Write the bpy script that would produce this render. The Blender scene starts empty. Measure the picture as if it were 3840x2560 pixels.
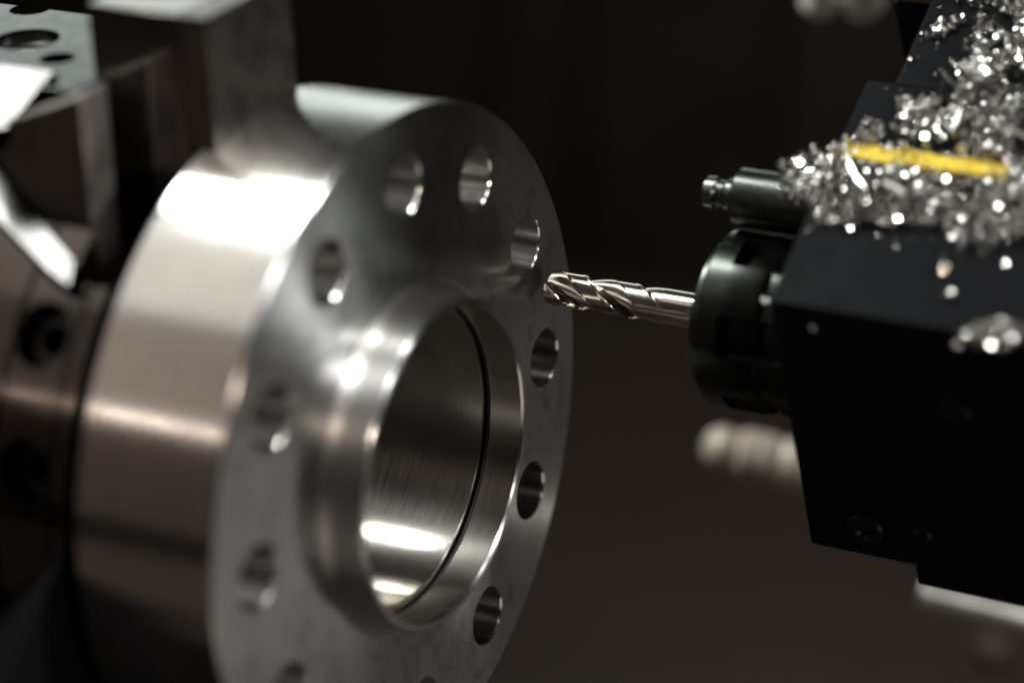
import bpy, bmesh, math, random
from mathutils import Vector, Matrix, noise

S = 0.001                      # every length below is in millimetres
PI = math.pi
sc = bpy.context.scene
COL = sc.collection
random.seed(7)
rad = math.radians


def V(x, y, z):
    return Vector((x * S, y * S, z * S))


# ------------------------------------------------------------------ camera
RIGHT = Vector((0.88448017, 0.46489992, -0.03953333)).normalized()
UP = Vector((-0.16015796, 0.38209796, 0.91013767)).normalized()
BACK = RIGHT.cross(UP).normalized()
UP = BACK.cross(RIGHT).normalized()
cam_d = bpy.data.cameras.new("camera")
cam = bpy.data.objects.new("camera", cam_d)
COL.objects.link(cam)
M = Matrix.Identity(4)
for r in range(3):
    M[r][0] = RIGHT[r]
    M[r][1] = UP[r]
    M[r][2] = BACK[r]
M.translation = V(335.2, -550.94, 325.99)
cam.matrix_world = M
cam_d.lens = 90.69
cam_d.sensor_width = 36
cam_d.clip_start = 0.01
cam_d.clip_end = 20
cam_d.dof.use_dof = True
cam_d.dof.focus_distance = 0.768
cam_d.dof.aperture_fstop = 3.0
sc.camera = cam

# ------------------------------------------------------------------ light
w = bpy.data.worlds.new("World")
sc.world = w
w.use_nodes = True
bg = w.node_tree.nodes["Background"]
bg.inputs[0].default_value = (0.55, 0.47, 0.40, 1)
bg.inputs[1].default_value = 0.009
sc.view_settings.view_transform = 'Standard'
sc.view_settings.look = 'None'
sc.view_settings.exposure = 0
sc.view_settings.gamma = 1


def area(name, loc, target, sx, sy, power, colr, long_axis=(1, 0, 0), spread=180):
    d = bpy.data.lights.new(name, 'AREA')
    d.shape = 'RECTANGLE'
    d.size = sx * S
    d.size_y = sy * S
    d.energy = power
    d.color = colr
    d.spread = rad(spread)
    o = bpy.data.objects.new(name, d)
    COL.objects.link(o)
    o.location = V(*loc)
    zb = (o.location - V(*target)).normalized()
    xb = Vector(long_axis)
    xb = (xb - zb * xb.dot(zb)).normalized()      # first size runs along this direction
    yb = zb.cross(xb)
    o.rotation_euler = Matrix((xb, yb, zb)).transposed().to_euler()
    return o


area("work_light", (-420, 95, 690), (0, 0, 0), 400, 150, 8.5, (0.95, 1.0, 0.96))
area("enclosure_light", (-560, 760, 300), (0, 0, 40), 280, 760, 1.1, (0.90, 1.0, 0.95), (0, 0, 1))
area("door_window_light", (-510, -250, 730), (0, 0, 0), 420, 420, 0.75, (1.0, 0.96, 0.88))
area("rim_fill_mid", (-560, -590, 470), (0, 0, 0), 420, 420, 0.27, (1.0, 0.86, 0.74))  # added fill, closes the dark gap between the rim highlights
area("small_lamp", (-470, -690, 330), (0, 0, 0), 110, 10, 0.12, (1.0, 0.84, 0.72))
area("rim_fill_warm", (-620, -880, 120), (0, 0, 0), 440, 600, 0.06, (1.0, 0.76, 0.60), (0, 0, 1))  # added warm panel, carries the brown reflection down the rim
area("rim_fill_low", (-600, -820, -420), (0, 0, 0), 420, 600, 0.045, (1.0, 0.76, 0.60), (0, 0, 1))  # extra unseen panel, lifts the lowest part of the rim
area("face_fill_low", (760, -330, -470), (0, -60, 0), 420, 420, 0.45, (1.0, 0.88, 0.78))  # added soft fill for the lower left of the flange face
area("side_light", (760, 75, 420), (0, -20, 20), 80, 70, 5.5, (0.98, 1.0, 0.98))
area("bore_fill", (500, 225, 600), (0, 0, 0), 70, 60, 1.9, (0.97, 1.0, 0.96))  # added lamp, placed to give the bore its bright pool
area("front_lamp", (700, -270, 260), (0, -20, 20), 34, 34, 0.8, (1.0, 0.86, 0.74))
area("face_fill_rear", (520, 520, -400), (0, -60, 20), 300, 300, 0.075, (1.0, 0.97, 0.94))  # invented dim panel that brightens the left of the flange face

# ------------------------------------------------------------------ materials


def nt(name):
    m = bpy.data.materials.new(name)
    m.use_nodes = True
    return m, m.node_tree, m.node_tree.nodes["Principled BSDF"]


def metal(name, col, rough, aniso=0.0, axis='X', arot=0.25, groove=0.0, metallic=1.0, stain=0.0,
          groove_dir='X', var=0.12, stain_col=(0.10, 0.11, 0.14), bump=0.0, noise_scale=90, radial=False, spec=0.5, polish=None):
    m, t, b = nt(name)
    N, L = t.nodes, t.links
    b.inputs['Metallic'].default_value = metallic
    b.inputs['Roughness'].default_value = rough
    b.inputs['Anisotropic'].default_value = aniso
    b.inputs['Anisotropic Rotation'].default_value = arot
    b.inputs['Specular IOR Level'].default_value = spec
    if aniso and axis == 'ALONG_X':
        cv = N.new('ShaderNodeCombineXYZ')
        cv.inputs[0].default_value = 1.0
        L.new(cv.outputs[0], b.inputs['Tangent'])
        b.inputs['Anisotropic Rotation'].default_value = 0.0
    elif aniso:
        tg = N.new('ShaderNodeTangent')
        tg.direction_type = 'RADIAL'
        tg.axis = axis
        L.new(tg.outputs[0], b.inputs['Tangent'])
    tc = N.new('ShaderNodeTexCoord')
    src = tc.outputs['Object']
    nz = N.new('ShaderNodeTexNoise')
    nz.inputs['Scale'].default_value = noise_scale
    nz.inputs['Detail'].default_value = 7
    nz.inputs['Roughness'].default_value = 0.65
    L.new(src, nz.inputs['Vector'])
    mr = N.new('ShaderNodeMapRange')
    mr.inputs['From Min'].default_value = 0.3
    mr.inputs['From Max'].default_value = 0.7
    mr.inputs['To Min'].default_value = max(0.02, rough * (1 - var))
    mr.inputs['To Max'].default_value = min(1, rough * (1 + var))
    L.new(nz.outputs['Fac'], mr.inputs['Value'])
    L.new(mr.outputs[0], b.inputs['Roughness'])
    # colour with faint stains
    n2 = N.new('ShaderNodeTexNoise')
    n2.inputs['Scale'].default_value = noise_scale * 0.35
    n2.inputs['Detail'].default_value = 9
    n2.inputs['Roughness'].default_value = 0.72
    n2.inputs['Distortion'].default_value = 0.6
    L.new(src, n2.inputs['Vector'])
    m2 = N.new('ShaderNodeMapRange')
    m2.inputs['From Min'].default_value = 0.48
    m2.inputs['From Max'].default_value = 0.66
    m2.inputs['To Min'].default_value = 0
    m2.inputs['To Max'].default_value = stain
    L.new(n2.outputs['Fac'], m2.inputs['Value'])
    mx = N.new('ShaderNodeMix')
    mx.data_type = 'RGBA'
    mx.inputs['A'].default_value = (*col, 1)
    mx.inputs['B'].default_value = (*stain_col, 1)
    L.new(m2.outputs[0], mx.inputs['Factor'])
    L.new(mx.outputs['Result'], b.inputs['Base Color'])
    if groove or bump:
        bp = N.new('ShaderNodeBump')
        bp.inputs['Distance'].default_value = 0.0001
        L.new(bp.outputs[0], b.inputs['Normal'])
        if groove:
            bp.inputs['Strength'].default_value = groove
            sep = N.new('ShaderNodeSeparateXYZ')
            L.new(src, sep.inputs[0])
            if radial:
                cx = N.new('ShaderNodeCombineXYZ')
                L.new(sep.outputs[1], cx.inputs[1])
                L.new(sep.outputs[2], cx.inputs[2])
                ln = N.new('ShaderNodeVectorMath')
                ln.operation = 'LENGTH'
                L.new(cx.outputs[0], ln.inputs[0])
                val = ln.outputs['Value']
            else:
                val = sep.outputs[{'X': 0, 'Y': 1, 'Z': 2}[groove_dir]]
            at = N.new('ShaderNodeMath')
            at.operation = 'ARCTAN2'
            L.new(sep.outputs[1], at.inputs[0])
            L.new(sep.outputs[2], at.inputs[1])
            sc_ = N.new('ShaderNodeMath')
            sc_.operation = 'MULTIPLY'
            sc_.inputs[1].default_value = 1100
            L.new(val, sc_.inputs[0])
            sa = N.new('ShaderNodeMath')
            sa.operation = 'MULTIPLY'
            sa.inputs[1].default_value = 2.5
            L.new(at.outputs[0], sa.inputs[0])
            cv2 = N.new('ShaderNodeCombineXYZ')
            L.new(sc_.outputs[0], cv2.inputs[0])
            L.new(sa.outputs[0], cv2.inputs[1])
            n3 = N.new('ShaderNodeTexNoise')
            n3.inputs['Scale'].default_value = 1.0
            n3.inputs['Detail'].default_value = 5
            n3.inputs['Roughness'].default_value = 0.7
            L.new(cv2.outputs[0], n3.inputs['Vector'])
            # the same turning marks vary the sheen
            md = N.new('ShaderNodeMath')
            md.operation = 'MULTIPLY_ADD'
            md.inputs[1].default_value = rough * 0.7
            L.new(n3.outputs['Fac'], md.inputs[0])
            su = N.new('ShaderNodeMath')
            su.operation = 'SUBTRACT'
            su.inputs[1].default_value = rough * 0.35
            L.new(mr.outputs[0], su.inputs[0])
            L.new(su.outputs[0], md.inputs[2])
            L.new(md.outputs[0], b.inputs['Roughness'])
            L.new(n3.outputs['Fac'], bp.inputs['Height'])
        else:
            bp.inputs['Strength'].default_value = bump
            L.new(nz.outputs['Fac'], bp.inputs['Height'])
    if polish:
        b2 = N.new('ShaderNodeBsdfPrincipled')
        b2.inputs['Metallic'].default_value = metallic
        b2.inputs['Roughness'].default_value = polish[1]
        L.new(mx.outputs['Result'], b2.inputs['Base Color'])
        if groove or bump:
            L.new(bp.outputs[0], b2.inputs['Normal'])
        ms = N.new('ShaderNodeMixShader')
        ms.inputs[0].default_value = polish[0]
        L.new(b.outputs[0], ms.inputs[1])
        L.new(b2.outputs[0], ms.inputs[2])
        L.new(ms.outputs[0], t.nodes['Material Output'].inputs['Surface'])
    return m


ALU = (0.62, 0.60, 0.58)
M_OD = metal("turned_aluminium", ALU, 0.25, 0.85, 'ALONG_X', groove=0.05, groove_dir='X', var=0.10)
M_FACE = metal("faced_aluminium", (0.60, 0.595, 0.59), 0.35, 0.96, groove=0.22, radial=True, stain=0.40, var=0.10, noise_scale=260, polish=(0.5, 0.16))
M_HUB = metal("hub_aluminium", ALU, 0.42, 0.97, 'ALONG_X', groove=0.06, groove_dir='X', var=0.1)
M_BORE = metal("bored_aluminium", (0.55, 0.51, 0.47), 0.40, 0.95, 'ALONG_X', groove=0.25, groove_dir='X', var=0.06, polish=(0.6, 0.11))
M_HOLE = metal("reamed_aluminium", ALU, 0.36, 0.94, 'ALONG_X', groove=0.25, groove_dir='X', var=0.2, polish=(0.55, 0.07))
M_JAW = metal("ground_jaw_steel", (0.34, 0.31, 0.29), 0.15, 0.0, var=0.2, bump=0.05)
M_CHUCK = metal("chuck_steel", (0.08, 0.069, 0.062), 0.20, 0.6, 'ALONG_X', groove=0.15, groove_dir='X', var=0.25, stain=0.3)
M_SCREW = metal("oxide_screw_steel", (0.03, 0.03, 0.032), 0.28, metallic=0.8)
M_DRILL = metal("drill_steel", (0.62, 0.545, 0.485), 0.20, 0.3, 'ALONG_X', var=0.2)
M_BLACK = metal("black_oxide", (0.006, 0.006, 0.007), 0.5, metallic=0.0, bump=0.08, var=0.2, spec=0.035)
M_GRIP = metal("jaw_grip_steel", (0.24, 0.215, 0.20), 0.30, var=0.2, bump=0.05)
M_GUIDE = metal("guide_steel", (0.20, 0.175, 0.16), 0.5, var=0.2)
M_CARR = metal("carrier_steel", (0.05, 0.05, 0.048), 0.22, var=0.3, noise_scale=150)
M_PLATE = metal("clamp_steel", (0.045, 0.043, 0.042), 0.24, var=0.3, noise_scale=150)
M_GROOVE_SHADE = metal("groove_shade_black", (0.008, 0.008, 0.008), 0.5, metallic=0.0, spec=0.2)  # near-black colour standing in for shade in the bore groove
M_PALE = metal("pale_fitting_coating", (0.75, 0.72, 0.66), 0.45, metallic=0.0)
M_WARM = metal("warm_brass_steel", (0.50, 0.43, 0.36), 0.45, metallic=0.2)
M_NUT = metal("nut_steel", (0.075, 0.08, 0.073), 0.25, metallic=1.0, var=0.2)
M_NOZ = metal("nozzle_steel", (0.10, 0.105, 0.10), 0.28, metallic=1.0)
M_YEL = metal("yellow_plastic", (0.66, 0.46, 0.02), 0.45, metallic=0.0, var=0.1)
M_CHIP = metal("aluminium_swarf", (0.90, 0.88, 0.85), 0.14, metallic=1.0)
M_WALL = metal("enclosure_sheet", (0.016, 0.010, 0.007), 0.55, metallic=0.0, stain=0.95, stain_col=(0.003, 0.0022, 0.002), noise_scale=28, spec=0.3)
M_BED = metal("machine_bed_paint", (0.027, 0.0175, 0.0125), 0.6, metallic=0.0, stain=0.5, stain_col=(0.015, 0.012, 0.01), noise_scale=7, spec=0.3)
M_BROWN = metal("turret_rim_paint", (0.16, 0.11, 0.08), 0.5, metallic=0.0)
M_ROD = metal("bright_rod_steel", (0.85, 0.81, 0.75), 0.38)

# ------------------------------------------------------------------ helpers


def link(name, me, mats, parent=None, sharp=35):
    o = bpy.data.objects.new(name, me)
    COL.objects.link(o)
    for m in (mats if isinstance(mats, (list, tuple)) else [mats]):
        if m.name not in [k.name for k in me.materials if k]:
            me.materials.append(m)
    if parent:
        o.parent = parent
    me.update()
    return o


def shade(bm, ang=35):
    for f in bm.faces:
        f.smooth = True
    a = rad(ang)
    for e in bm.edges:
        if len(e.link_faces) == 2 and e.calc_face_angle(0) > a:
            e.smooth = False
        elif len(e.link_faces) != 2:
            e.smooth = False


def obj(name, bm, mats, parent=None, ang=20, normals=True):
    if normals:
        bmesh.ops.recalc_face_normals(bm, faces=bm.faces)
    shade(bm, ang)
    me = bpy.data.meshes.new(name)
    bm.to_mesh(me)
    bm.free()
    return link(name, me, mats, parent)


def thing(name, label, cat, loc=(0, 0, 0), group=None):
    o = bpy.data.objects.new(name, None)
    COL.objects.link(o)
    o.location = V(*loc)
    o.empty_display_size = 0.01
    o['label'] = label
    o['category'] = cat
    if group:
        o['group'] = group
    return o


def tag(o, label, cat, group=None):
    o['label'] = label
    o['category'] = cat
    if group:
        o['group'] = group


def frame(axis):
    a = Vector(axis).normalized()
    t = Vector((0, 0, 1)) if abs(a.z) < 0.9 else Vector((0, 1, 0))
    u = (t - a * t.dot(a)).normalized()
    v = a.cross(u)
    return a, u, v


def lathe(bm, prof, org=(0, 0, 0), axis=(1, 0, 0), n=96, closed=False, mi=None, rfun=None, a0=0, a1=2 * PI):
    """revolve a profile [(t along axis, radius)] ; mi = material index per segment"""
    a, u, v = frame(axis)
    o = Vector(org)
    full = abs(a1 - a0 - 2 * PI) < 1e-6
    cnt = n if full else n + 1
    rings = []
    for (t, r) in prof:
        if r < 1e-6 and full:
            rings.append([bm.verts.new((o + a * t) * S)])
            continue
        ring = []
        for i in range(cnt):
            th = a0 + (a1 - a0) * i / n
            rr = rfun(r, th, t) if rfun else r
            ring.append(bm.verts.new((o + a * t + (u * math.cos(th) + v * math.sin(th)) * rr) * S))
        rings.append(ring)
    m = len(rings)
    segs = m if closed else m - 1
    for k in range(segs):
        A, B = rings[k], rings[(k + 1) % m]
        for i in range(n):
            j = (i + 1) % cnt
            if len(A) == 1 and len(B) == 1:
                continue
            if len(A) == 1:
                f = bm.faces.new((A[0], B[j], B[i]))
            elif len(B) == 1:
                f = bm.faces.new((A[i], A[j], B[0]))
            else:
                f = bm.faces.new((A[i], A[j], B[j], B[i]))
            if mi:
                f.material_index = mi[k]
    if not full and closed:
        bm.faces.new([r[0] for r in rings])
        bm.faces.new([r[-1] for r in reversed(rings)])
    return bm


def prism(bm, pts, off, bev=0.0):
    off = Vector(off)
    A = [bm.verts.new(Vector(p) * S) for p in pts]
    B = [bm.verts.new((Vector(p) + off) * S) for p in pts]
    fs = [bm.faces.new(A), bm.faces.new(list(reversed(B)))]
    n = len(pts)
    for i in range(n):
        j = (i + 1) % n
        fs.append(bm.faces.new((A[j], A[i], B[i], B[j])))
    if bev:
        es = list({e for f in fs for e in f.edges})
        bmesh.ops.recalc_face_normals(bm, faces=fs)
        bmesh.ops.bevel(bm, geom=es, offset=bev * S, segments=2, affect='EDGES', profile=0.5, clamp_overlap=True)
    return bm


def box(bm, x0, x1, y0, y1, z0, z1, bev=0.0):
    return prism(bm, [(x0, y0, z0), (x1, y0, z0), (x1, y1, z0), (x0, y1, z0)], (0, 0, z1 - z0), bev)


def boolean(o, cutters, op='DIFFERENCE'):
    """cut a mesh by temporary cutter meshes and keep the plain result"""
    tmp = []
    for bmc in cutters:
        bmesh.ops.recalc_face_normals(bmc, faces=bmc.faces)
        for f in bmc.faces:
            f.smooth = True
        me = bpy.data.meshes.new("cut")
        bmc.to_mesh(me)
        bmc.free()
        c = bpy.data.objects.new("cut", me)
        COL.objects.link(c)
        for m in o.data.materials:
            me.materials.append(m)
        md = o.modifiers.new("b", 'BOOLEAN')
        md.operation = op
        md.object = c
        md.solver = 'EXACT'
        tmp.append(c)
    dg = bpy.context.evaluated_depsgraph_get()
    me = bpy.data.meshes.new_from_object(o.evaluated_get(dg))
    o.modifiers.clear()
    o.data = me
    for c in tmp:
        bpy.data.objects.remove(c, do_unlink=True)
    bm = bmesh.new()
    bm.from_mesh(me)
    shade(bm, 30)
    bm.to_mesh(me)
    bm.free()


def cyl(bm, org, axis, r, l, n=32, ch=0.0):
    p = [(0, 0), (0, r - ch), (ch, r), (l - ch, r), (l, r - ch), (l, 0)] if ch else [(0, 0), (0, r), (l, r), (l, 0)]
    return lathe(bm, p, org, axis, n)


# ------------------------------------------------------------------ enclosure (setting)
bm = bmesh.new()
prism(bm, [(-1500, 1150, -900), (1500, 900, -900), (1500, 900, 1100), (-1500, 1150, 1100)], (0, 40, 0))
o = obj('back_wall', bm, M_WALL)
o['kind'] = 'structure'
for k, (x, wd) in enumerate(((-900, 90), (-560, 60), (-330, 110), (-60, 50), (240, 120), (620, 80))):
    bm = bmesh.new()
    yb = 1150 - (x + 1500) / 3000 * 250
    prism(bm, [(x, yb - 30, -500), (x + wd, yb - 30 - wd / 12, -500), (x + wd + 160, yb - 30 - wd / 12, 1000), (x + 160, yb - 30, 1000)], (0, 50, 0), 3)
    obj('rib', bm, M_WALL, bpy.data.objects['back_wall'])
bm = bmesh.new()
prism(bm, [(-1500, -200, -640), (1500, -200, -640), (1500, 1150, -430), (-1500, 1150, -430)], (0, 0, -30))
o = obj('machine_bed', bm, M_BED)
o['kind'] = 'structure'

# ------------------------------------------------------------------ flange
fl = thing('flange', 'round bright aluminium flange with bored centre and ring of through holes, held in chuck jaws', 'flange')
RB, RH, PH = 80.06, 8.83, -0.04129
prof = [(-44, 60), (-44, 96.5), (-42.2, 99.2), (-41.2, 100), (-0.55, 100), (0, 99.45), (0, 51.0)]
mi = [1, 0, 0, 0, 0, 1]
hub = []
for k in range(0, 9):                       # small concave fillet at the root of the hub
    a = k / 8 * PI / 2
    hub.append((3.8 - 3.8 * math.cos(a), 51.0 - 3.8 * math.sin(a)))
prof += hub[1:]
mi += [4] * 8
prof += [(10.6, 47.1), (11.1, 46.6), (11.1, 45.1), (10.5, 44.5)]
mi += [4, 1, 1, 1]
prof += [(0.5, 44.4), (0.5, 47.3), (-0.9, 47.3), (-0.9, 42.5), (-1.2, 42.3), (-46, 42.3), (-46, 60)]
mi += [2, 2, 2, 2, 2, 2, 1]
mi += [1]
bm = bmesh.new()
lathe(bm, prof, n=192, closed=True, mi=mi)
body = obj('disc', bm, [M_OD, M_FACE, M_BORE, M_HOLE, M_HUB], fl)
cut = []
for k in range(12):
    a = PH - k * PI / 6
    c = bmesh.new()
    cy, cz = -RB * math.sin(a), RB * math.cos(a)
    lathe(c, [(-60, 0), (-60, RH), (-0.45, RH), (0.15, RH + 0.6), (3, RH + 3.4), (3, 0)], (0, cy, cz), (1, 0, 0), 64)
    for f in c.faces:
        f.material_index = 3
    cut.append(c)
boolean(body, cut)
bm = bmesh.new()  # made-up dark ring, stands in for the shade inside the bore groove
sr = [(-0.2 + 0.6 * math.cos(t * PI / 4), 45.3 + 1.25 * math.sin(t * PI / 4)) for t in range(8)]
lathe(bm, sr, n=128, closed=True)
obj('groove_shade_ring', bm, M_GROOVE_SHADE, fl)

# ------------------------------------------------------------------ chuck behind the flange
ch = thing('lathe_chuck', 'steel lathe chuck at left gripping the flange with block jaws and black socket screws', 'chuck', (-150, 0, 0))
OFF = Vector((150, 0, 0))


def child(name, bm, mats, parent, ang=20, at=(-150, 0, 0)):
    for vtx in bm.verts:
        vtx.co -= V(*at)
    return obj(name, bm, mats, parent, ang)


bm = bmesh.new()
lathe(bm, [(-47.5, 30), (-47.5, 95.2), (-48.3, 96), (-52, 96), (-52.2, 95.2), (-53.2, 95.2), (-53.4, 96), (-70.5, 96), (-70.8, 95), (-72, 95), (-72.2, 96),
           (-98, 96), (-98, 88), (-130, 88), (-130, 30)], n=160, closed=True)
drum = child('drum', bm, [M_CHUCK, M_JAW], ch)
cut = []
for (ax, ang) in ((-62.8, 52.5), (-61.1, 73.8)):
    c = bmesh.new()
    ra = rad(ang)
    d = Vector((0, -math.sin(ra), math.cos(ra)))
    lathe(c, [(0, 0), (0, 8.6), (13, 8.6), (16.5, 9.6), (30, 9.6), (30, 0)], Vector((ax, 0, 0)) + d * 82, d, 48)
    cut.append(c)
# the ring is hollow behind the flange
for (r_, a_, b_) in ((90, rad(104), rad(396)), (80, rad(35), rad(105))):
    c = bmesh.new()
    lathe(c, [(-78, 0.5), (-78, r_), (-40, r_), (-40, 0.5)], (0, 0, 0), (1, 0, 0), 64, closed=True, a0=a_, a1=b_)
    cut.append(c)
# slot that clears the jaw
c = bmesh.new()
box(c, -140, -40, -37, 60, 52, 130)
cut.append(c)
c = bmesh.new()
box(c, -140, -40, -54, 70, 62, 140)
cut.append(c)
c = bmesh.new()
box(c, -60, -40, -66, 60, 56, 140)
cut.append(c)
boolean(drum, cut)


def screw(ax, ang, r0=82.2, R=7.6):
    ra = rad(ang)
    d = Vector((0, -math.sin(ra), math.cos(ra)))
    b = bmesh.new()
    p = [(0, 0), (0, R), (7.2, R), (8, R - 0.8), (8, 4.6), (7.6, 4.3), (3, 4.3), (3, 0)]

    def rf(r, th, t):
        if abs(r - 4.3) < 0.01 or abs(r - 4.6) < 0.01:
            k = (th % (PI / 3)) - PI / 6
            return r * math.cos(PI / 6) / math.cos(k)
        return r
    lathe(b, p, Vector((ax, 0, 0)) + d * r0, d, 48, rfun=rf)
    return child('socket_screw', b, M_SCREW, ch, 30)


screw(-62.8, 52.5)
screw(-61.1, 73.8)

# top jaw: upright ground block, stepped to grip the rim
bm = bmesh.new()
arc = []
y0, y1 = -29, 11.3
jp = [(-74, 131), (-37, 131), (-37, 0), (-44.6, 0), (-44.6, 62), (-74, 62)]
# step prism in XZ, bottom of the grip follows the rim
box(bm, -74, -44.8, y0, y1, 60, 132.0, 0.5)
j = child('jaw', bm, M_JAW, ch)
bm = bmesh.new()
n = 14
top, bot = [], []
for i in range(n + 1):
    y = y0 + (y1 - y0) * i / n
    bot.append((-44.8, y, math.sqrt(100.05 ** 2 - y * y)))
prism(bm, bot + [(-44.8, y1, 132.0), (-44.8, y0, 132.0)], (8.0, 0, 0))
gr = child('jaw_grip', bm, M_GRIP, ch)
# lower jaw at the left, its front face just behind the rim
bm = bmesh.new()
d = Vector((0, -0.777, -0.629))
nn = Vector((0, 0.629, -0.777))
P = Vector((-47, -95, 11.6)) - d * 30
pl = [P, P + d * 110, P + d * 110 + nn * 90, P + nn * 90]
prism(bm, [tuple(q) for q in pl], (-60, 12, -48), 0.6)
child('jaw', bm, M_BLACK, ch)
# jaw carrier with counterbored top and sloped flanks
bm = bmesh.new()
box(bm, -150, -75, -36, 22, 56, 110, 0.6)
car = child('jaw_carrier', bm, M_CARR, ch)
cut = []
for (hx, hy, hr) in ((-116, -4, 9.5), (-97, -15, 5.0), (-133, 20, 6.0)):
    c = bmesh.new()
    cyl(c, (hx, hy, 96), (0, 0, 1), hr, 30, 40)
    cut.append(c)
boolean(car, cut)
b = bmesh.new()
cyl(b, (-118, -3, 96.2), (0, 0, 1), 5.5, 9, 32, 0.6)
child('socket_screw', b, M_ROD, ch)
nrm = Vector((0.09, -0.38, 0.92))
bm = bmesh.new()
prism(bm, [(-100.0, -31.1, 113.0), (-86.3, -29.2, 112.4), (-86.6, -36.8, 109.3), (-87.1, -51.7, 103.2), (-95.2, -54.8, 102.7), (-118.1, -34.1, 113.2)], tuple(-nrm * 8), 0.5)
child('clamp_plate', bm, M_PLATE, ch)
bm = bmesh.new()
prism(bm, [(-113.2, -34.4, 92.2), (-59.5, -64.0, 74.7), (-56.2, -71.4, 71.3), (-64.3, -68.9, 73.2), (-99.6, -53.2, 83.1)], tuple(-nrm * 9), 0.4)
child('clamp_plate', bm, M_PLATE, ch)
bm = bmesh.new()
prism(bm, [(-74, -50, 110), (-63, -50, 115), (-64, -50, 66), (-70.8, -50, 68), (-97, -50, 97), (-90, -50, 104)], (0, 12, 0), 0.8)
child('guide_block', bm, M_GUIDE, ch)

# ------------------------------------------------------------------ drill bit
DY, DZ = 79.0, 21.2
dr = thing('drill_bit', 'bright steel twist drill pointing at the flange face, held in the collet nut', 'drill bit', (60, DY, DZ))
R0, PITCH = 5.35, 35.0
bm = bmesh.new()
NA = 144
rings = []
xs = [i * 0.3 for i in range(0, 160)]
for x in xs:
    X = 3.8 + x
    ph = 2 * PI * x / PITCH - 0.92
    run = min(1, max(0, (X - 30) / 11.0))       # flute runs out into the shank
    ring = []
    for i in range(NA):
        th = 2 * PI * i / NA
        q = (th - ph) % PI                   # two identical flutes
        # flute occupies q in 0..wf, land the rest
        wf = 1.75
        r = R0
        if q < wf:
            s = q / wf
            dpt = min(1.0, s / 0.86) ** 1.5 * min(1.0, (1 - s) / 0.10) ** 0.6
            r = R0 - 1.9 * dpt * (1 - run)
        elif q > wf + 0.2:
            r = R0 - 0.12 * (1 - run)
        r *= 1 if X > 41 else 0.985
        ring.append(bm.verts.new(V(X - 0.18 * (R0 - r) if x > 0 else X, DY - r * math.sin(th), DZ + r * math.cos(th))))
    rings.append(ring)
for k in range(len(rings) - 1):
    for i in range(NA):
        jn = (i + 1) % NA
        bm.faces.new((rings[k][i], rings[k][jn], rings[k + 1][jn], rings[k + 1][i]))
tip = bm.verts.new(V(2.6, DY, DZ))
for i in range(NA):
    bm.faces.new((rings[0][(i + 1) % NA], rings[0][i], tip))
e0 = bm.verts.new(V(xs[-1] + 3.8, DY, DZ))
for i in range(NA):
    bm.faces.new((rings[-1][i], rings[-1][(i + 1) % NA], e0))
child('fluted_body', bm, M_DRILL, dr, 40, (60, DY, DZ))
bm = bmesh.new()
cyl(bm, (51.6, DY, DZ), (1, 0, 0), 5.33, 34, 48)
child('shank', bm, M_DRILL, dr, 35, (60, DY, DZ))

# ------------------------------------------------------------------ tool holder with collet nut
th_ = thing('tool_holder', 'black tool holder at right with steel collet nut, yellow strip and swarf on top', 'tool holder', (90, 40.4, 46.7))
AT = (90, 40.4, 46.7)
O = Vector(AT)
ES = Vector((0, 0.879, 0.477)).normalized()     # up the sloping top
EN = Vector((0, -0.477, 0.879)).normalized()    # out of the sloping top
ED = Vector((0, 0.333, -0.943)).normalized()    # down the near side


def sp(x, s, h=0.0):
    p = O + ES * s + EN * h
    return Vector((x, p.y, p.z))


def tri(v):
    return tuple(v)


bm = bmesh.new()
sec = [sp(90, 0), sp(90, 82.8), sp(90, 82.8, -60), Vector((90, 150, -35)), Vector((90, 73, -44.5))]
prism(bm, [tri(v) for v in sec], (170, 0, 0), 0.9)
child('block', bm, M_BLACK, th_, 20, AT)
bm = bmesh.new()
sec = [sp(98.4, 82.0, 0.02), sp(98.4, 132, 0.02), sp(98.4, 132, -70), sp(98.4, 82.0, -70)]
sec = [sp(98.4, 83.0, -0.3), sp(98.4, 150, -0.3), sp(98.4, 150, -70), sp(98.4, 83.0, -70)]
prism(bm, [tri(v) for v in sec], (162, 0, 0), 0.7)
child('shoulder', bm, M_BLACK, th_, 20, AT)
bm = bmesh.new()
P1 = Vector((122, 74.5, -43.0))
prism(bm, [(122, 73.8, -44), (122, 76, -52), (122, 130, -46), (122, 130, -38)], (140, 0, 0), 0.5)
child('foot_plate', bm, M_BLACK, th_, 20, AT)
bm = bmesh.new()
strip = []
for i in range(15):
    x = 93.5 + i * 3.3
    strip.append(tri(sp(x, 57.6 + 0.35 * math.sin(i * 1.3), 0.1)))
for i in range(14, -1, -1):
    x = 93.5 + i * 3.3
    strip.append(tri(sp(x, 52.6 + 0.35 * math.sin(i * 1.3), 0.1)))
prism(bm, strip, tri(EN * 1.2))
child('yellow_strip', bm, M_YEL, th_, 20, AT)

# collet nut: faceted ring with wrench slots
bm = bmesh.new()


def slot(r, th, t):
    if t > 68.4 and r > 20:
        k = (th - 0.09) % (PI / 3)
        if k < 0.42:
            return r - 4.6
    return r


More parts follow.
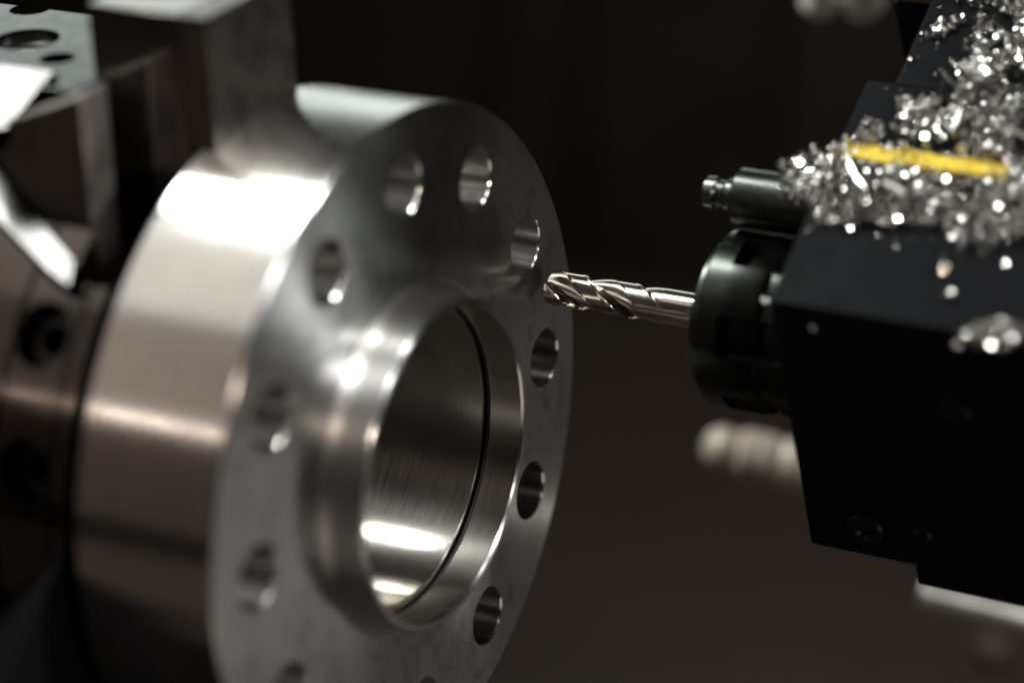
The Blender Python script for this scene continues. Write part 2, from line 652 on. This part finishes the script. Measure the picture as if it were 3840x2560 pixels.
pr_ = [(57.4, 6.2), (57.4, 12.0), (57.9, 12.8), (58.6, 22.2), (59.4, 23.0), (60.9, 23.2), (61.2, 25.2), (62.0, 26.0), (68.2, 26.0), (68.5, 26.0),
       (78, 26.0), (80, 25.4), (80.2, 24.3), (83, 24.3), (83.2, 25.4), (92, 25.4), (92, 0)]
lathe(bm, pr_, (0, DY, DZ), (1, 0, 0), 180, rfun=slot)
child('collet_nut', bm, M_NUT, th_, 32, AT)
bm = bmesh.new()
lathe(bm, [(54.5, 5.45), (54.5, 9.6), (55.3, 10.6), (57.4, 11.4), (58, 11.4), (58, 5.45)], (0, DY, DZ), (1, 0, 0), 64)
child('collet', bm, M_NUT, th_, 32, AT)
# coolant nozzle beside the nut
bm = bmesh.new()
NY, NZ = 87.2, 55.6
lathe(bm, [(50.9, 0), (50.9, 3.6), (51.8, 4.8), (54.6, 5.0), (55.6, 4.1), (57.4, 4.1), (58.4, 4.8), (60.6, 4.9), (61.0, 7.2), (62.0, 8.5), (95, 8.5), (95, 0)],
      (0, NY, NZ), (1, 0, 0), 48)
child('coolant_nozzle', bm, M_NOZ, th_, 20, AT)
# screws in the near side
NSIDE = Vector((0, -0.943, -0.333))
for (px, dd, rr) in ((108.5, 84, 5.6), (126, 82, 3.0), (140, 30, 4.5)):
    bm = bmesh.new()
    c0 = O + ED * dd
    c0 = Vector((px, c0.y, c0.z))
    lathe(bm, [(-2, 0), (-2, rr), (0.8, rr), (1.3, rr - 0.6), (1.3, rr * 0.6), (0.2, rr * 0.52), (0.2, 0)], c0, NSIDE, 32)
    child('socket_screw', bm, M_SCREW, th_, 20, AT)

# turret body behind the holder
tu = thing('tool_turret', 'black turret body rising behind the chip covered tool holder at top right', 'turret', (200, 200, 120))
bm = bmesh.new()
sec = [sp(73, 142, -30), sp(73, 142, -150), sp(73, 260, -150), sp(73, 260, -30)]
prism(bm, [tri(v) for v in sec], (240, 0, 0), 1.5)
child('body', bm, M_BLACK, tu, 35, (200, 200, 120))
bm = bmesh.new()
prism(bm, [tri(sp(73.5, 142.5, -29.9)), tri(sp(73.5, 250, -29.9)), tri(sp(300, 250, -29.9)), tri(sp(300, 142.5, -29.9))], tri(EN * 4), 0.8)
child('rim_plate', bm, M_BROWN, tu, 35, (200, 200, 120))

# ------------------------------------------------------------------ swarf


def inside(pt, poly):
    x, y = pt
    c = False
    n = len(poly)
    for i in range(n):
        x1, y1 = poly[i]
        x2, y2 = poly[(i + 1) % n]
        if (y1 > y) != (y2 > y) and x < (x2 - x1) * (y - y1) / (y2 - y1) + x1:
            c = not c
    return c


class Heap:
    """collects vertices and faces and links them as one mesh"""

    def __init__(self):
        self.v, self.f = [], []

    def link(self, name):
        me = bpy.data.meshes.new(name)
        me.from_pydata(self.v, [], self.f)
        me.update()
        return link(name, me, M_CHIP)


def chip(hp, pos, size, rng):
    """one curled, faceted shaving: a thin bent ribbon"""
    q = Matrix.Rotation(rng.uniform(0, 6.28), 3, 'X') @ Matrix.Rotation(rng.uniform(0, 6.28), 3, 'Y') @ Matrix.Rotation(rng.uniform(0, 6.28), 3, 'Z')
    rr = size * rng.uniform(0.35, 0.8)
    wd = size * rng.uniform(0.35, 0.8)
    arc_ = rng.uniform(0.6, 3.2)
    tw = rng.uniform(-0.5, 0.5) * size
    n = 2 if arc_ < 1.3 else (3 if arc_ < 2.3 else 4)
    thick = 0.10
    base = len(hp.v)
    for i in range(n + 1):
        a = arc_ * (i / n - 0.5)
        c_, s_ = math.cos(a), math.sin(a)
        w0 = wd * (0.45 + 0.55 * math.sin(PI * (i + 0.8) / (n + 1.6)))
        z0 = tw * (i / n - 0.5)
        for (k, z) in ((rr, z0 - w0 / 2), (rr, z0 + w0 / 2), (rr - thick, z0 + w0 / 2), (rr - thick, z0 - w0 / 2)):
            p = (q @ Vector((k * c_ - rr * 0.6, k * s_, z)) + pos) * S
            hp.v.append((p.x, p.y, p.z))
        if i:
            o1, o2 = base + 4 * (i - 1), base + 4 * i
            for e in range(4):
                g = (e + 1) % 4
                hp.f.append((o1 + e, o1 + g, o2 + g, o2 + e))
        else:
            hp.f.append((base + 3, base + 2, base + 1, base))
    e = base + 4 * n
    hp.f.append((e, e + 1, e + 2, e + 3))


rng = random.Random(11)
dense_low = [(90.5, 33), (76, 43.6), (80, 50), (91, 56.5), (100, 59), (139, 58.5), (154, 56), (170, 40), (168, 30), (150, 33), (135, 25.5), (128, 33), (115, 31), (100, 27.5), (95, 27)]
dense_up = [(104, 64), (122, 59), (160, 57), (170, 150), (118, 150), (113, 118), (116, 104), (112, 92), (118, 84), (112, 76), (106, 74)]
mid_ = [(101, 76), (104, 70), (118, 68), (120, 76), (112, 79)]
clump = [(92, 56), (96, 66), (101, 66), (104, 58), (120, 58), (120, 55)]
top_ = [(102, 100), (104, 112), (112, 116), (112, 110), (107, 103)]
tr = [(103, 116), (130, 112), (130, 135), (106, 135)]
strip_zone = [(93.5, 50.8), (93.5, 58.2), (140, 58.2), (140, 50.8)]
bm = Heap()


def scatter(poly, cnt, pile, size=(0.7, 2.2), keep_strip=0.17, thin=None):
    xs_ = [p[0] for p in poly]
    ys_ = [p[1] for p in poly]
    k = 0
    tries = 0
    while k < cnt and tries < cnt * 20:
        tries += 1
        x = rng.uniform(min(xs_), max(xs_))
        s = rng.uniform(min(ys_), max(ys_))
        if not inside((x, s), poly):
            continue
        if inside((x, s), strip_zone) and rng.random() > keep_strip:
            continue
        nv = noise.noise(Vector((x * 0.11, s * 0.11, 3.1)))
        if thin is not None and nv < thin:
            continue
        h = rng.uniform(0, 1) * pile * (0.7 + nv) + 0.5
        chip(bm, sp(x, s, max(0.4, h)), (size[0] + (size[1] - size[0]) * rng.random() ** 1.6) * (1.7 if rng.random() < 0.06 else 1), rng)
        k += 1


scatter(dense_low, 3000, 4.4)
scatter(dense_up, 5600, 4.6, thin=-0.26)
scatter(mid_, 260, 2.5, thin=-0.3)
scatter(clump, 200, 3.0, thin=-0.1)
scatter(top_, 110, 1.5, thin=0.0)
scatter(tr, 500, 4.0)
# sparse crumbs over the bare parts
scatter([(91, 60), (98, 84), (99.5, 118), (114, 118), (114, 70), (104, 60)], 45, 0.6, (0.6, 1.6))
scatter([(90, 26), (150, 22), (150, 34), (96, 36)], 40, 0.6, (0.8, 2.0))
# longer coiled strings tangled in the heap
for (x, s_) in [(rng.uniform(96, 150), rng.uniform(34, 50)) for _ in range(16)] + [(rng.uniform(116, 150), rng.uniform(64, 112)) for _ in range(24)]:
    c0 = sp(x, s_, rng.uniform(3.0, 5.5))
    q = Matrix.Rotation(rng.uniform(0, 6.28), 3, EN) @ Matrix.Rotation(rng.uniform(-0.4, 0.4), 3, 'X')
    hr, ln_, wd = rng.uniform(0.7, 1.3), rng.uniform(4, 10), rng.uniform(0.35, 0.8)
    tn = int(ln_ * 1.3) * 8
    for i in range(tn + 1):
        a = i * PI / 4
        t = ln_ * (i / tn - 0.5)
        for z in (-wd / 2, wd / 2):
            p = (q @ Vector((t + z, hr * math.cos(a), hr * math.sin(a) + 0.06 * t * t)) + c0) * S
            bm.v.append((p.x, p.y, p.z))
        if i:
            m_ = len(bm.v)
            bm.f.append((m_ - 4, m_ - 3, m_ - 1, m_ - 2))
# swarf lying over the nozzle
for i in range(320):
    x = rng.uniform(76, 92)
    a = rng.uniform(-1.0, 1.1)
    r = 8.9 + rng.uniform(0, 2.6) * (x - 74) / 16
    chip(bm, Vector((x, NY - r * math.sin(a), NZ + r * math.cos(a))), rng.uniform(0.8, 2.2), rng)


o = bm.link('metal_shavings')
o['kind'] = 'stuff'
tag(o, 'heap of curled bright aluminium swarf covering the sloping top of the black tool holder', 'metal shavings')

# separate large curls one can pick out
for (px, dd, hh_, sz, lab) in ((151.5, -1.5, 0.5, 5.5, 'tangled clump of bright curls on the near edge of the holder, left one of two'),
                               (156, 1.5, 1.0, 4.5, 'tangled clump of bright curls on the near edge of the holder at the right border'),
                               (134, 19, 0, 3.2, 'lone bright curl on the bare strip below the swarf heap'),
                               (137.5, 11, 0, 2.6, 'small lone curl lowest on the bare strip of the holder')):
    b2 = Heap()
    rg = random.Random(int(px * 10))
    if dd < 5 and sz > 4:
        for k in range(90):
            chip(b2, sp(px + rg.gauss(0, 2.6), dd + rg.gauss(0, 1.7), 0.8 + abs(rg.gauss(0, 1.6))), rg.uniform(1.4, 3.2), rg)
    else:
        for k in range(3):
            chip(b2, sp(px + rg.uniform(-.6, .6), dd + rg.uniform(-.6, .6), 1.2), sz, rg)
    q = b2.link('metal_curl')
    tag(q, lab, 'metal curl', 'single curls of swarf on the tool holder')

# coolant droplets
for (p, r, lab) in (((89.4, 39.6, 46.8), 0.9, 'round coolant droplet on the front corner of the tool holder'),
                    ((102.3, 42.2, 40.0), 0.9, 'round coolant droplet on the dark near side below the corner')):
    b2 = bmesh.new()
    bmesh.ops.create_uvsphere(b2, u_segments=20, v_segments=12, radius=r * S, matrix=Matrix.Translation(V(*p)))
    q = obj('droplet', b2, M_CHIP, None, 80)
    tag(q, lab, 'droplet', 'coolant droplets on the tool holder')

# ------------------------------------------------------------------ blurred things behind
fit = thing('pipe_fitting', 'blurred bright metal fitting with round end showing behind below the collet nut', 'pipe fitting', (-20, 240, -105))
bm = bmesh.new()
a0 = Vector((-15, 235, -108))
ax_ = Vector((44, 14, -10)).normalized()
lathe(bm, [(-2, 0), (-1.6, 3.6), (1, 7.0), (5, 8.4), (9, 8.0), (11, 6.8)], a0, ax_, 32)
child('round_end', bm, M_WARM, fit, 60, (-20, 240, -105))
bm = bmesh.new()
lathe(bm, [(11, 0), (11, 7.4), (13, 9.4), (24, 9.8), (27, 8.6), (30, 9.8), (60, 9.8), (60, 0)], a0, ax_, 24)
child('collar', bm, M_WARM, fit, 20, (-20, 240, -105))
bm = bmesh.new()
cyl(bm, (66, 244, -157), (0.97, 0.30, -0.22), 6.0, 120, 32, 1.5)
o = obj('guide_rod', bm, M_ROD)
tag(o, 'blurred pale metal rod showing below the black tool holder at lower right', 'rod')
for (x, y, z, r, lab) in ((-2, 312, 43, 7.5, 'blurred round bright fitting at the top edge, left one of two'),
                          (13, 316, 43, 8.0, 'blurred round bright fitting at the top edge beside the turret')):
    bm = bmesh.new()
    lathe(bm, [(-r, 0), (-r * 0.92, r * 0.4), (-r * 0.7, r * 0.72), (-r * 0.35, r * 0.94), (0, r), (r * 0.6, r * 0.9), (r, r * 0.6), (r * 3, r * 0.6), (r * 3, 0)], (x, y, z), (0.2, -0.6, 0.77), 32)
    o = obj('hose_fitting', bm, M_PALE, None, 60)
    tag(o, lab, 'hose fitting', 'blurred bright fittings at the top edge')

bm = bmesh.new()
lathe(bm, [(0, 0), (0, 9), (5, 9), (6.5, 7.5), (6.5, 0)], (80, 292, -205), (0.2, -0.5, 0.84), 6)
o = obj('hex_bolt', bm, M_BED, None, 20)
tag(o, 'faint blurred hex bolt head on the dark machine bed at lower right', 'bolt')
